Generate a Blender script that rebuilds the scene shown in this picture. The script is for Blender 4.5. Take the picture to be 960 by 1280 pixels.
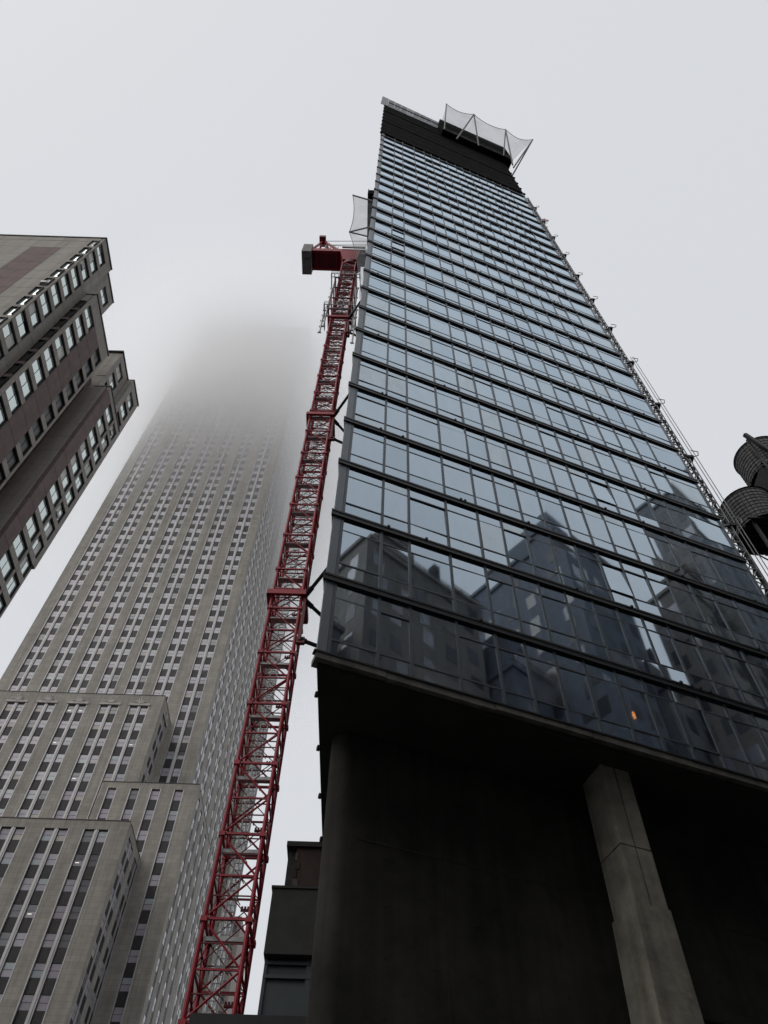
import bpy, math, random
from mathutils import Vector, Matrix
random.seed(7)
sc = bpy.context.scene
for o in list(bpy.data.objects): bpy.data.objects.remove(o)
COL = sc.collection

# ------------------------------------------------------------------ camera
FPX, PITCH, ROLL, CZ = 972.37, math.radians(56.143), math.radians(1.7477), 1.6
fwd = Vector((0, math.cos(PITCH), math.sin(PITCH)))
up0 = Vector((0, -math.sin(PITCH), math.cos(PITCH)))
rt = math.cos(ROLL)*Vector((1, 0, 0)) + math.sin(ROLL)*up0
up = -math.sin(ROLL)*Vector((1, 0, 0)) + math.cos(ROLL)*up0
cam = bpy.data.cameras.new('camera'); cam.sensor_fit = 'VERTICAL'; cam.sensor_height = 36
cam.lens = FPX/1280*36; cam.clip_start = 0.1; cam.clip_end = 6000
co = bpy.data.objects.new('camera', cam); COL.objects.link(co)
m = Matrix((rt, up, -fwd)).transposed().to_4x4(); m.translation = (0, 0, CZ)
co.matrix_world = m; sc.camera = co
CAM = Vector((0, 0, CZ))
def ray(x, y): return (fwd + rt*((x-480)/FPX) - up*((y-640)/FPX)).normalized()
def atz(x, y, z): d = ray(x, y); return CAM + d*((z-CZ)/d.z)
def aty(x, y, Y): d = ray(x, y); return CAM + d*(Y/d.y)

# ------------------------------------------------------------------ sky, sun, exposure
SUN_EL, SUN_AZ = math.radians(48), math.radians(232)      # overcast: a very soft sun behind the camera
w = bpy.data.worlds.new('World'); sc.world = w; w.use_nodes = True
nt = w.node_tree; nt.nodes.clear()
sky = nt.nodes.new('ShaderNodeTexSky'); sky.sky_type = 'NISHITA'; sky.sun_disc = False
sky.sun_elevation = SUN_EL; sky.sun_rotation = SUN_AZ; sky.air_density = 1.5; sky.dust_density = 6
mix = nt.nodes.new('ShaderNodeMixRGB'); mix.inputs[0].default_value = 0.9
mix.inputs[2].default_value = (7.4, 7.55, 7.85, 1)          # cloud deck
bg = nt.nodes.new('ShaderNodeBackground'); bg.inputs[1].default_value = 0.1
wo = nt.nodes.new('ShaderNodeOutputWorld')
nt.links.new(sky.outputs[0], mix.inputs[1]); nt.links.new(mix.outputs[0], bg.inputs[0]); nt.links.new(bg.outputs[0], wo.inputs[0])
sl = bpy.data.lights.new('sun', 'SUN'); sl.energy = 0.8; sl.angle = math.radians(50); sl.color = (1, .97, .93)
so = bpy.data.objects.new('sun', sl); COL.objects.link(so)
sd = Vector((math.sin(SUN_AZ)*math.cos(SUN_EL), math.cos(SUN_AZ)*math.cos(SUN_EL), math.sin(SUN_EL)))
so.rotation_euler = sd.to_track_quat('Z', 'Y').to_euler(); so.location = sd*300
vs = sc.view_settings; vs.view_transform = 'Standard'; vs.look = 'None'; vs.exposure = 0.0; vs.gamma = 1.0; vs.use_curve_mapping = False
cy = sc.cycles; cy.use_denoising = True; cy.max_bounces = 20; cy.diffuse_bounces = 3; cy.glossy_bounces = 4
cy.volume_bounces = 16; cy.transparent_max_bounces = 24; cy.volume_step_rate = 1.0; cy.volume_max_steps = 128
cy.caustics_reflective = False; cy.caustics_refractive = False; cy.sample_clamp_indirect = 4

# ------------------------------------------------------------------ materials
MATS = {}
def mat(name, col, rough=.7, metal=0., var=.12, scale=1.5, bump=.0, bscale=12., spec=.5, streak=0., joints=None):
    if name in MATS: return MATS[name]
    M = bpy.data.materials.new(name); M.use_nodes = True; n = M.node_tree.nodes; l = M.node_tree.links
    b = n['Principled BSDF']; b.inputs['Roughness'].default_value = rough; b.inputs['Metallic'].default_value = metal
    b.inputs['Specular IOR Level'].default_value = spec
    tc = n.new('ShaderNodeTexCoord'); geo = n.new('ShaderNodeNewGeometry')
    ns = n.new('ShaderNodeTexNoise'); ns.inputs['Scale'].default_value = scale; ns.inputs['Detail'].default_value = 7; ns.inputs['Roughness'].default_value = .65
    l.new(geo.outputs['Position'], ns.inputs['Vector'])
    r = n.new('ShaderNodeMapRange'); r.inputs[1].default_value = .3; r.inputs[2].default_value = .7
    r.inputs[3].default_value = 1-var; r.inputs[4].default_value = 1+var
    l.new(ns.outputs[0], r.inputs[0])
    v = n.new('ShaderNodeVectorMath'); v.operation = 'SCALE'; v.inputs[0].default_value = col[:3]
    l.new(r.outputs[0], v.inputs['Scale']); last = v.outputs[0]
    if streak:
        mp = n.new('ShaderNodeMapping'); mp.inputs['Scale'].default_value = (1.6, 1.6, .06)
        l.new(geo.outputs['Position'], mp.inputs[0])
        n2 = n.new('ShaderNodeTexNoise'); n2.inputs['Scale'].default_value = 1.3; n2.inputs['Detail'].default_value = 5
        l.new(mp.outputs[0], n2.inputs['Vector'])
        r2 = n.new('ShaderNodeMapRange'); r2.inputs[1].default_value = .42; r2.inputs[2].default_value = .72
        r2.inputs[3].default_value = 1; r2.inputs[4].default_value = 1-streak; l.new(n2.outputs[0], r2.inputs[0])
        v2 = n.new('ShaderNodeVectorMath'); v2.operation = 'SCALE'; l.new(last, v2.inputs[0]); l.new(r2.outputs[0], v2.inputs['Scale']); last = v2.outputs[0]
    if joints:
        sp = n.new('ShaderNodeSeparateXYZ'); l.new(geo.outputs['Position'], sp.inputs[0])
        ad = n.new('ShaderNodeMath'); ad.operation = 'ADD'; l.new(sp.outputs[0], ad.inputs[0]); l.new(sp.outputs[1], ad.inputs[1])
        cb_ = n.new('ShaderNodeCombineXYZ'); l.new(ad.outputs[0], cb_.inputs[0]); l.new(sp.outputs[2], cb_.inputs[1])
        bk = n.new('ShaderNodeTexBrick'); l.new(cb_.outputs[0], bk.inputs['Vector']); bk.inputs['Scale'].default_value = 1.
        bk.inputs['Brick Width'].default_value = joints[0]; bk.inputs['Row Height'].default_value = joints[1]; bk.inputs['Mortar Size'].default_value = .02
        bk.inputs['Color1'].default_value = (1, 1, 1, 1); bk.inputs['Color2'].default_value = (.86, .86, .86, 1); q_ = 1-joints[2]*2; bk.inputs['Mortar'].default_value = (q_, q_, q_, 1)
        v3 = n.new('ShaderNodeVectorMath'); v3.operation = 'MULTIPLY'; l.new(last, v3.inputs[0]); l.new(bk.outputs[0], v3.inputs[1]); last = v3.outputs[0]
    l.new(last, b.inputs['Base Color'])
    if bump:
        nb = n.new('ShaderNodeTexNoise'); nb.inputs['Scale'].default_value = bscale; nb.inputs['Detail'].default_value = 6
        l.new(geo.outputs['Position'], nb.inputs['Vector'])
        bp = n.new('ShaderNodeBump'); bp.inputs['Strength'].default_value = bump; bp.inputs['Distance'].default_value = .05
        l.new(nb.outputs[0], bp.inputs['Height']); l.new(bp.outputs[0], b.inputs['Normal'])
    MATS[name] = M; return M
def glass(name, tint, ior, inner, trans, rough=.012, dirt=.05):
    M = bpy.data.materials.new(name); M.use_nodes = True; n = M.node_tree.nodes; l = M.node_tree.links; n.clear()
    out = n.new('ShaderNodeOutputMaterial'); lw = n.new('ShaderNodeLayerWeight'); lw.inputs[0].default_value = .5
    pw = n.new('ShaderNodeMath'); pw.operation = 'POWER'; pw.inputs[1].default_value = 2.6; l.new(lw.outputs['Facing'], pw.inputs[0])
    fr = n.new('ShaderNodeMapRange'); fr.inputs[3].default_value = ior; fr.inputs[4].default_value = 1.; l.new(pw.outputs[0], fr.inputs[0])
    gl = n.new('ShaderNodeBsdfGlossy'); gl.inputs['Color'].default_value = (*tint, 1); gl.inputs['Roughness'].default_value = rough
    df = n.new('ShaderNodeBsdfDiffuse'); df.inputs['Color'].default_value = (*inner, 1)
    tr = n.new('ShaderNodeBsdfTransparent'); tr.inputs['Color'].default_value = (.55, .6, .66, 1)
    m1 = n.new('ShaderNodeMixShader'); m1.inputs[0].default_value = trans; l.new(df.outputs[0], m1.inputs[1]); l.new(tr.outputs[0], m1.inputs[2])
    m2 = n.new('ShaderNodeMixShader'); l.new(fr.outputs[0], m2.inputs[0]); l.new(m1.outputs[0], m2.inputs[1]); l.new(gl.outputs[0], m2.inputs[2])
    geo = n.new('ShaderNodeNewGeometry'); mp = n.new('ShaderNodeMapping'); mp.inputs['Scale'].default_value = (1.4, 1.4, .5)
    ns = n.new('ShaderNodeTexNoise'); ns.inputs['Scale'].default_value = 1.1; ns.inputs['Detail'].default_value = 9; ns.inputs['Roughness'].default_value = .7
    l.new(geo.outputs['Position'], mp.inputs[0]); l.new(mp.outputs[0], ns.inputs['Vector'])
    rr = n.new('ShaderNodeMapRange'); rr.inputs[1].default_value = .45; rr.inputs[2].default_value = .75; rr.inputs[3].default_value = dirt*.25; rr.inputs[4].default_value = dirt*1.6
    l.new(ns.outputs[0], rr.inputs[0])
    dd = n.new('ShaderNodeBsdfDiffuse'); dd.inputs['Color'].default_value = (.42, .44, .46, 1)
    m3 = n.new('ShaderNodeMixShader'); l.new(rr.outputs[0], m3.inputs[0]); l.new(m2.outputs[0], m3.inputs[1]); l.new(dd.outputs[0], m3.inputs[2])
    # slight roller-wave distortion of the float glass
    nw = n.new('ShaderNodeTexNoise'); nw.inputs['Scale'].default_value = .9; nw.inputs['Detail'].default_value = 1
    l.new(geo.outputs['Position'], nw.inputs['Vector'])
    bp = n.new('ShaderNodeBump'); bp.inputs['Strength'].default_value = .006; bp.inputs['Distance'].default_value = .02
    l.new(nw.outputs[0], bp.inputs['Height']); l.new(bp.outputs[0], gl.inputs['Normal'])
    l.new(m3.outputs[0], out.inputs[0]); MATS[name] = M; return M
def emit(name, col, s):
    M = bpy.data.materials.new(name); M.use_nodes = True; n = M.node_tree.nodes; l = M.node_tree.links
    b = n['Principled BSDF']; b.inputs['Base Color'].default_value = (*col, 1); b.inputs['Emission Color'].default_value = (*col, 1); b.inputs['Emission Strength'].default_value = s
    MATS[name] = M; return M
def netmat(name, col, alpha):
    M = bpy.data.materials.new(name); M.use_nodes = True; n = M.node_tree.nodes; l = M.node_tree.links; n.clear()
    out = n.new('ShaderNodeOutputMaterial'); tr = n.new('ShaderNodeBsdfTransparent'); df = n.new('ShaderNodeBsdfDiffuse'); df.inputs[0].default_value = (*col, 1)
    geo = n.new('ShaderNodeNewGeometry'); ns = n.new('ShaderNodeTexNoise'); ns.inputs['Scale'].default_value = .35; ns.inputs['Detail'].default_value = 2
    l.new(geo.outputs['Position'], ns.inputs['Vector'])
    r = n.new('ShaderNodeMapRange'); r.inputs[1].default_value = .3; r.inputs[2].default_value = .7; r.inputs[3].default_value = alpha-.05; r.inputs[4].default_value = alpha+.08
    l.new(ns.outputs[0], r.inputs[0])
    mx = n.new('ShaderNodeMixShader'); l.new(r.outputs[0], mx.inputs[0]); l.new(tr.outputs[0], mx.inputs[1]); l.new(df.outputs[0], mx.inputs[2]); l.new(mx.outputs[0], out.inputs[0])
    MATS[name] = M; return M

mat('limestone', (.36, .338, .298), .85, var=.16, scale=.3, bump=.25, bscale=3, streak=.24, joints=(1.5, .75, .16))
mat('carved_limestone', (.43, .415, .385), .8, var=.15, scale=1.5)
mat('spandrel_metal', (.026, .024, .026), .5, .3, var=.25, scale=.8)
mat('steel_trim', (.43, .42, .42), .45, .35, var=.12, scale=.5)
mat('window_frame', (.05, .045, .045), .6)
mat('pane_lavender', (.37, .345, .395), .07, var=.18, scale=.35, spec=.8)
mat('pane_pale', (.37, .415, .435), .07, var=.15, scale=.35, spec=.8)
mat('pane_dim', (.17, .17, .185), .07, var=.2, scale=.35, spec=.8)
mat('pane_blind', (.45, .41, .37), .3, var=.12, scale=.6)
mat('pane_night', (.05, .055, .065), .3, spec=.3)
mat('pane_dark', (.03, .018, .02), .4)
emit('tube_light', (1, .95, .8), 1.0)
mat('brown_concrete', (.34, .315, .28), .85, var=.12, scale=.8, bump=.3, bscale=6, streak=.2)
mat('red_concrete', (.17, .12, .115), .85, var=.18, scale=.9, bump=.3, bscale=6, streak=.15)
mat('dark_frame', (.02, .02, .02), .6)
mat('sash_blind', (.62, .62, .58), .4, var=.1)
mat('sash_glass_dark', (.03, .03, .03), .3, spec=.25)
mat('crane_red', (.34, .02, .036), .5, var=.25, scale=1.2, spec=.4)
mat('crane_dark_red', (.15, .014, .02), .6, var=.2)
mat('galvanised', (.38, .39, .39), .5, .4, var=.2)
mat('ballast_concrete', (.26, .26, .25), .85, var=.2, scale=1.5)
mat('black_steel', (.018, .018, .02), .5, .2, var=.3)
mat('ledge_metal', (.011, .011, .012), .38, .2, var=.3, scale=.6)
mat('mullion_metal', (.10, .115, .13), .45, .5, var=.1)
mat('corner_metal', (.17, .19, .21), .45, .4, var=.08)
mat('slab_concrete', (.27, .26, .24), .9, var=.2, scale=1.2, bump=.3)
mat('edge_concrete', (.15, .145, .13), .9, var=.35, scale=1.5, bump=.3, streak=.4)
mat('soffit_concrete', (.032, .030, .027), .9, var=.3, scale=.6, bump=.4, bscale=4)  # shade under the tower is put into this near-black base colour
mat('podium_concrete', (.034, .032, .027), .95, var=.6, scale=.5, bump=.4, bscale=4, streak=.4)  # wall colour darkened far below bare concrete to carry the shade of the base
mat('column_concrete', (.31, .295, .24), .9, var=.38, scale=1.1, bump=.3, bscale=7, streak=.35)
mat('side_cladding', (.1, .11, .12), .5, .2)
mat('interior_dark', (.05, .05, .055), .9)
mat('black_netting', (.012, .012, .012), .95, var=.5, scale=1., spec=.02)
mat('black_slab', (.035, .033, .031), .9, var=.4, scale=.7, spec=.05)
mat('barrier_panel', (.30, .31, .32), .6, var=.15, scale=1.1)
mat('barrier_panel_pale', (.45, .46, .47), .6, var=.1)
mat('timber_tank', (.17, .165, .16), .85, var=.35, scale=1.4)
mat('dark_brick', (.07, .045, .04), .9, var=.3, scale=1., joints=(.24, .08, .2))
mat('grey_brick', (.09, .08, .072), .9, var=.3)
mat('dark_render', (.035, .035, .033), .9, var=.3)
mat('dark_blue_metal', (.04, .052, .056), .5, .2)
mat('grey_wall', (.27, .275, .29), .85, var=.2, streak=.2)
mat('tan_wall', (.32, .29, .26), .85, var=.2, streak=.2)
mat('slate_wall', (.21, .23, .28), .8, var=.2, streak=.2)
mat('pink_wall', (.36, .31, .29), .85, var=.1)
mat('asphalt', (.045, .045, .047), .9, var=.25, scale=2, bump=.4, bscale=40)
mat('paving', (.2, .195, .185), .9, var=.15)
mat('line_paint', (.7, .7, .68), .7)
glass('curtain_glass', (.76, .89, .99), .38, (.02, .03, .055), .5, .026, .06)
glass('curtain_glass_dim', (.74, .88, .99), .33, (.018, .028, .052), .5, .034, .05)
glass('curtain_glass_dusty', (.80, .91, .98), .36, (.04, .048, .06), .4, .035, .16)
glass('sash_glass', (.9, .98, .95), .42, (.62, .68, .65), .0, .05, .03)  # pale diffuse body stands in for bright sky reflected in the sashes
glass('window_glass', (.8, .85, .9), .06, (.02, .02, .02), .0)
netmat('debris_mesh', (.36, .37, .39), .34)
emit('work_light', (1, .28, .03), 22.)

# ------------------------------------------------------------------ mesh helpers
class MB:
    def __init__(s): s.v = []; s.f = []; s.mi = []; s.m = []
    def mid(s, name):
        if name not in s.m: s.m.append(name)
        return s.m.index(name)
    def hexa(s, p, mt, skip=()):
        b = len(s.v); s.v += [tuple(q) for q in p]; k = s.mid(mt)
        for i, f in enumerate(((0,3,2,1),(4,5,6,7),(0,1,5,4),(1,2,6,5),(2,3,7,6),(3,0,4,7))):
            if i in skip: continue
            s.f.append(tuple(b+j for j in f)); s.mi.append(k)
    def box(s, x0, x1, y0, y1, z0, z1, mt, skip=()):
        s.hexa([(x0,y0,z0),(x1,y0,z0),(x1,y1,z0),(x0,y1,z0),(x0,y0,z1),(x1,y0,z1),(x1,y1,z1),(x0,y1,z1)], mt, skip)
    def quad(s, a, b, c, d, mt):
        n = len(s.v); s.v += [tuple(a), tuple(b), tuple(c), tuple(d)]; s.f.append((n, n+1, n+2, n+3)); s.mi.append(s.mid(mt))
    def prism(s, poly, z0, z1, mt, caps=True):
        n = len(s.v); k = len(poly); i = s.mid(mt)
        s.v += [(x, y, z0) for x, y in poly] + [(x, y, z1) for x, y in poly]
        for j in range(k): s.f.append((n+j, n+(j+1) % k, n+k+(j+1) % k, n+k+j)); s.mi.append(i)
        if caps:
            s.f.append(tuple(n+j for j in reversed(range(k)))); s.mi.append(i)
            s.f.append(tuple(n+k+j for j in range(k))); s.mi.append(i)
    def bar(s, a, b, w, mt, h=None, n=4, up=(0, 0, 1)):
        a = Vector(a); b = Vector(b); d = (b-a).normalized(); u = Vector(up)
        if abs(d.dot(u)) > .97: u = Vector((1, 0, 0))
        x = d.cross(u).normalized(); y = x.cross(d); h = h or w; k = s.mid(mt); N = len(s.v)
        for P in (a, b):
            for j in range(n):
                t = 2*math.pi*j/n + (math.pi/4 if n == 4 else 0); q = 1.4142 if n == 4 else 1
                s.v.append(tuple(P + x*(math.cos(t)*w/2*q) + y*(math.sin(t)*h/2*q)))
        for j in range(n): s.f.append((N+j, N+(j+1) % n, N+n+(j+1) % n, N+n+j)); s.mi.append(k)
        s.f.append(tuple(N+j for j in reversed(range(n)))); s.mi.append(k); s.f.append(tuple(N+n+j for j in range(n))); s.mi.append(k)
    def mesh(s, name, off=(0, 0, 0)):
        me = bpy.data.meshes.new(name); me.from_pydata([(x-off[0], y-off[1], z-off[2]) for x, y, z in s.v], [], s.f)
        for q in s.m: me.materials.append(MATS[q])
        me.polygons.foreach_set('material_index', s.mi); me.update(); return me
def put(name, me, parent=None, loc=(0, 0, 0), rot=(0, 0, 0), **props):
    o = bpy.data.objects.new(name, me); COL.objects.link(o); o.parent = parent; o.location = loc; o.rotation_euler = rot
    for k, v in props.items(): o[k] = v
    return o
class Thing:
    def __init__(s, name, label, cat, loc=(0, 0, 0), rz=0., group=None):
        s.o = put(name, None, None, loc, (0, 0, rz), label=label, category=cat); s.base = (0, 0, 0) if rz else loc
        s.o.empty_display_size = .5
        if group: s.o['group'] = group
    def add(s, name, mb, parent=None, **props): return put(name, mb.mesh(name, s.base), parent or s.o, **props)
    def inst(s, name, me, loc, rz=0., parent=None, rot=None, **props):
        return put(name, me, parent or s.o, tuple(loc[i]-s.base[i] for i in range(3)), rot or (0, 0, rz), **props)
def B(*a, **k):
    b = MB(); b.box(*a, **k); return b

# ------------------------------------------------------------------ ground and street
FA = math.radians(90-70.14)                       # the glass front stands 19.9 degrees off the street grid
dF = Vector((math.cos(FA), math.sin(FA), 0)); nI = Vector((-math.sin(FA), math.cos(FA), 0))
O = Vector((-1.7504, 15.4, 0)); S = 3.5934; H0 = 20.92; W = 20.256
def loc2w(u, y, z): return O + dF*u + nI*y + Vector((0, 0, z))
g = MB(); g.box(-2500, 2500, -2500, 2500, -.5, 0, 'asphalt'); put('ground', g.mesh('ground'), kind='structure')
def strip(name, y0, y1, z0, z1, mt, u0=-60, u1=140):
    b = MB(); b.hexa([loc2w(u0,y0,z0), loc2w(u1,y0,z0), loc2w(u1,y1,z0), loc2w(u0,y1,z0), loc2w(u0,y0,z1), loc2w(u1,y0,z1), loc2w(u1,y1,z1), loc2w(u0,y1,z1)], mt)
    put(name, b.mesh(name), kind='structure')
strip('road', -13.5, -4.5, .0, .01, 'asphalt')
strip('pavement', -4.3, 12, .0, .14, 'paving'); strip('kerb', -4.5, -4.3, .0, .145, 'slab_concrete')
strip('pavement', -18.5, -13.7, .0, .14, 'paving'); strip('kerb', -13.7, -13.5, .0, .145, 'slab_concrete')
for q in range(-6, 16):
    b = MB(); b.hexa([loc2w(q*9+i, -9+j, z) for z in (.014, .018) for i, j in ((0, 0), (3, 0), (3, .12), (0, .12))], 'line_paint')
    put('lane_marking', b.mesh('lane_marking'), kind='structure')

# ------------------------------------------------------------------ the glass tower
T = Thing('glass_tower', 'glass tower under construction with black floor ledges and dark open base', 'skyscraper', tuple(O), FA)
wy = (math.sin(FA), math.cos(FA))                 # the street grid's depth direction seen from the tower
foot = lambda i, d=24.6, d2=17.7: [(i, i), (W-i, i), (W-i+wy[0]*d2, wy[1]*d2), (i+wy[0]*d, wy[1]*d)]
K0, K1 = -1, 25
zk = lambda k: H0 + k*S
mul = [.32, 1.80, 2.86, 4.45, 5.84, 6.90, 8.0, 9.1, 10.28, 11.33, 12.42, 13.55, 14.65, 15.8, 16.9, 18.05, 20.12]
TOPG = zk(25.5)
# slabs and core
for k in range(K0, 26):
    b = MB(); b.prism(foot(.14), zk(k)-.30, zk(k)-.04, 'slab_concrete'); T.add('floor_slab', b)
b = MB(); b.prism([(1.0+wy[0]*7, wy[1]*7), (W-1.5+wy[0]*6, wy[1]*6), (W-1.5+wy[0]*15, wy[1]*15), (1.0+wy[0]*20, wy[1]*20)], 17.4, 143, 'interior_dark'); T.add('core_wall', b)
b = MB()
c = foot(0); b.hexa([(0, .02, 17.3), (.06, .02, 17.3), (c[3][0]+.06, c[3][1], 17.3), (c[3][0], c[3][1], 17.3), (0, .02, TOPG), (.06, .02, TOPG), (c[3][0]+.06, c[3][1], TOPG), (c[3][0], c[3][1], TOPG)], 'side_cladding')
T.add('side_wall', b)
b = MB(); b.hexa([(W-.06, .02, 17.3), (W, .02, 17.3), (c[2][0], c[2][1], 17.3), (c[2][0]-.06, c[2][1], 17.3), (W-.06, .02, TOPG), (W, .02, TOPG), (c[2][0], c[2][1], TOPG), (c[2][0]-.06, c[2][1], TOPG)], 'side_cladding'); T.add('side_wall', b)
b = MB(); b.quad((c[2][0], c[2][1], 17.3), (c[3][0], c[3][1], 17.3), (c[3][0], c[3][1], TOPG), (c[2][0], c[2][1], TOPG), 'side_cladding'); T.add('back_wall', b)
# corner posts and mullions
T.add('corner_post', B(-.01, .26, -.02, .10, 17.35, TOPG, 'corner_metal'))
T.add('corner_post', B(20.16, W+.01, -.02, .10, 17.35, TOPG, 'corner_metal'))
for i, u in enumerate(mul):
    T.add('mullion', B(u-.05, u+.05, -.025, .10, 17.35, TOPG, 'mullion_metal'))
    
# ledges and transom bars
lb = MB()
lb.box(-.10, W+.06, -.075, .03, -.29, -.03, 'ledge_metal'); lb.box(-.13, W+.08, -.10, -.075, -.09, .0, 'ledge_metal')
lb.box(-.13, W+.08, -.098, -.075, -.32, -.23, 'ledge_metal'); lb.box(-.10, W+.06, -.082, -.075, -.17, -.15, 'mullion_metal')
lb.hexa([(-.13, -.1, -.28), (-.10, -.1, -.28), (-.10+wy[0]*24, wy[1]*24, -.28), (-.13+wy[0]*24, wy[1]*24, -.28), (-.13, -.1, -.02), (-.10, -.1, -.02), (-.10+wy[0]*24, wy[1]*24, -.02), (-.13+wy[0]*24, wy[1]*24, -.02)], 'ledge_metal')
lme = lb.mesh('floor_ledge')
br = B(.27, 20.15, -.012, .05, -.028, .028, 'mullion_metal').mesh('transom_bar')
for k in range(0, 26): T.inst('floor_ledge', lme, (0, 0, zk(k)))
for k in range(K0, 26):
    T.inst('transom_bar', br, (0, 0, zk(k)+.215*S))
    if k < 25: T.inst('transom_bar', br, (0, 0, zk(k)+.725*S))
# panes
meshes = {}
def pane_mesh(wd, h, mt='curtain_glass'):
    key = (round(wd, 3), round(h, 3), mt)
    if key not in meshes:
        b = MB(); b.box(-wd/2, wd/2, -.006, .006, 0, h, mt); meshes[key] = b.mesh('pane')
    return meshes[key]
rest = MB(); nV = nS = nT = 0
for k in range(K0, 26):
    for i in range(len(mul)-1):
        u0, u1 = mul[i]+.05, mul[i+1]-.05; cu = (u0+u1)/2
        rows = [('sill_pane', -.02, .205), ('vision_pane', .225, .715), ('transom_pane', .735, .925)]
        for nm, a, bb in rows:
            if k == 25 and nm != 'sill_pane' and a > .3: continue
            top = min(bb, .5) if k == 25 else bb
            single = (nm == 'vision_pane' and k < 17) or (nm == 'sill_pane' and k < 13) or (nm == 'transom_pane' and k < 7)
            tx, tz = random.gauss(0, .0065), random.gauss(0, .0065)
            opened = (k, i, nm) in ((3, 10, 'vision_pane'), (1, 9, 'vision_pane'), (12, 1, 'vision_pane'), (11, 1, 'vision_pane'))
            if opened: tx = -.06
            gm = random.choices(['curtain_glass', 'curtain_glass_dim', 'curtain_glass_dusty'], [70, 20, 10])[0]
            if single:
                T.inst(nm, pane_mesh(u1-u0, (top-a)*S, gm), (cu, .012 - (.06 if opened else 0), zk(k)+a*S), rot=(tx, 0, tz))
            else:
                h = (top-a)*S; dy = tx*h; dx = tz*(u1-u0)/2; z0 = zk(k)+a*S
                rest.hexa([(u0, .012-dx, z0), (u1, .012+dx, z0), (u1, .024+dx, z0), (u0, .024-dx, z0), (u0, .012-dx-dy, z0+h), (u1, .012+dx-dy, z0+h), (u1, .024+dx-dy, z0+h), (u0, .024-dx-dy, z0+h)], gm)
T.add('upper_glazing', rest, kind='stuff')
# bolts and brackets along the ledges: small knobs on some floors
for k in range(0, 14):
    for j in range(5):
        u = random.uniform(.8, 19.5); T.add('ledge_bracket', B(u, u+.10, -.13, -.08, zk(k)-.02, zk(k)+.07, 'ledge_metal'))
# slab edge at the base, in cast lengths
u = -.05
for ln in (2.1, 3.4, 3.2, 3.5, 2.9, 3.1, 2.2):
    u1 = min(u+ln, W+.05); d = random.uniform(0, .025)
    T.add('slab_edge', B(u, u1-.025, -.10-d, .3, 17.12+random.uniform(-.02, .02), 17.335, 'edge_concrete')); u = u1
T.add('base_flashing', B(-.12, W+.06, -.15, .05, 17.34, 17.40, 'ledge_metal'))
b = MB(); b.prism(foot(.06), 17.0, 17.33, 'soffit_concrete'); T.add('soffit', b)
for q in range(9):                                 # fixings along the soffit's street edge
    d = 1.2+q*2.3; T.add('edge_fixing', B(-.03+wy[0]*d, .06+wy[0]*d, wy[1]*d, wy[1]*d+.12, 16.96, 17.1, 'black_steel'))
# podium wall with a rounded end, ledge on it
poly = []
cx, cyy, rr = 1.95, 2.75, .5
for j in range(41):
    t = math.pi*1.5 - math.pi*j/40; poly.append((cx+math.cos(t)*rr, cyy+math.sin(t)*rr))
poly = [(24, cyy-rr)] + poly + [(24, cyy+rr)]
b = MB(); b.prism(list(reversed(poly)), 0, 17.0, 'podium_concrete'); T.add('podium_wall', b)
for z in (4.2, 8.4, 10.9, 13.6):
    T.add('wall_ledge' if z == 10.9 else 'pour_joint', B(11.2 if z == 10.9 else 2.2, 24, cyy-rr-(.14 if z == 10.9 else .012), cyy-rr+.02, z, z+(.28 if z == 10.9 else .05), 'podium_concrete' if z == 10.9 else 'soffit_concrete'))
for u in (4.6, 7.0, 13.0, 15.4, 17.8):
    T.add('form_joint', B(u, u+.03, cyy-rr-.012, cyy-rr+.02, 0, 16.9, 'soffit_concrete'))
th = MB()
for u in range(14):
    for z in range(12):
        a, c = 3.0+u*1.2, 2.0+z*1.25; th.box(a, a+.07, cyy-rr-.014, cyy-rr+.02, c, c+.07, 'soffit_concrete')
T.add('tie_holes', th, kind='stuff')
# square column in two halves with a seam, jacketed below
col = MB(); cu, cyc = 9.80, 1.30
for a, bb in ((-.48, -.025), (.025, .50)):
    for z0, z1 in ((12.72, 14.36), (14.40, 17.0)): col.box(cu+a, cu+bb, cyc-.55, cyc+.5, z0, z1, 'column_concrete')
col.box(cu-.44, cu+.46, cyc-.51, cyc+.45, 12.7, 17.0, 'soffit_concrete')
T.add('column', col)
b = MB(); b.hexa([(cu-1.05, cyc-.62, 0), (cu+.58, cyc-.62, 0), (cu+.58, cyc+.6, 0), (cu-1.05, cyc+.6, 0), (cu-.53, cyc-.58, 12.7), (cu+.54, cyc-.58, 12.7), (cu+.54, cyc+.55, 12.7), (cu-.53, cyc+.55, 12.7)], 'column_concrete')
T.add('column_jacket', b)
# dark unfinished storeys on top
zb = TOPG+.02
TOPB = zk(33.9)
b = MB(); b.prism([(-.22, -.06), (W+.10, -.06), (W+.1+wy[0]*17, wy[1]*17), (-.22+wy[0]*23, wy[1]*23)], zb, TOPB, 'black_netting'); T.add('black_wrap', b)
k = 25.5; q = 0
while zk(k) < TOPB:
    e = .30-.02*q; T.add('bare_slab', B(-.28, W+.12+e, -.10-.05*(q % 3 == 0), .1, zk(k)+.02, zk(k)+.2, 'black_slab'))
    T.add('guard_cable', B(-.2, W+.1, -.08, -.065, zk(k)+1.25, zk(k)+1.31, 'black_slab'))
    k += 1; q += 1
T.add('formwork_cocoon', B(9.3, 21.3, -.95, 3, zk(31.6), zk(34.9), 'black_netting'))
T.add('cocoon_rail', B(9.2, 21.35, -1.02, -.95, zk(31.9), zk(31.9)+.18, 'slab_concrete'))
T.add('cocoon_rail', B(9.2, 21.35, -1.02, -.95, zk(33.3), zk(33.3)+.1, 'black_slab'))
uu = .3
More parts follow.
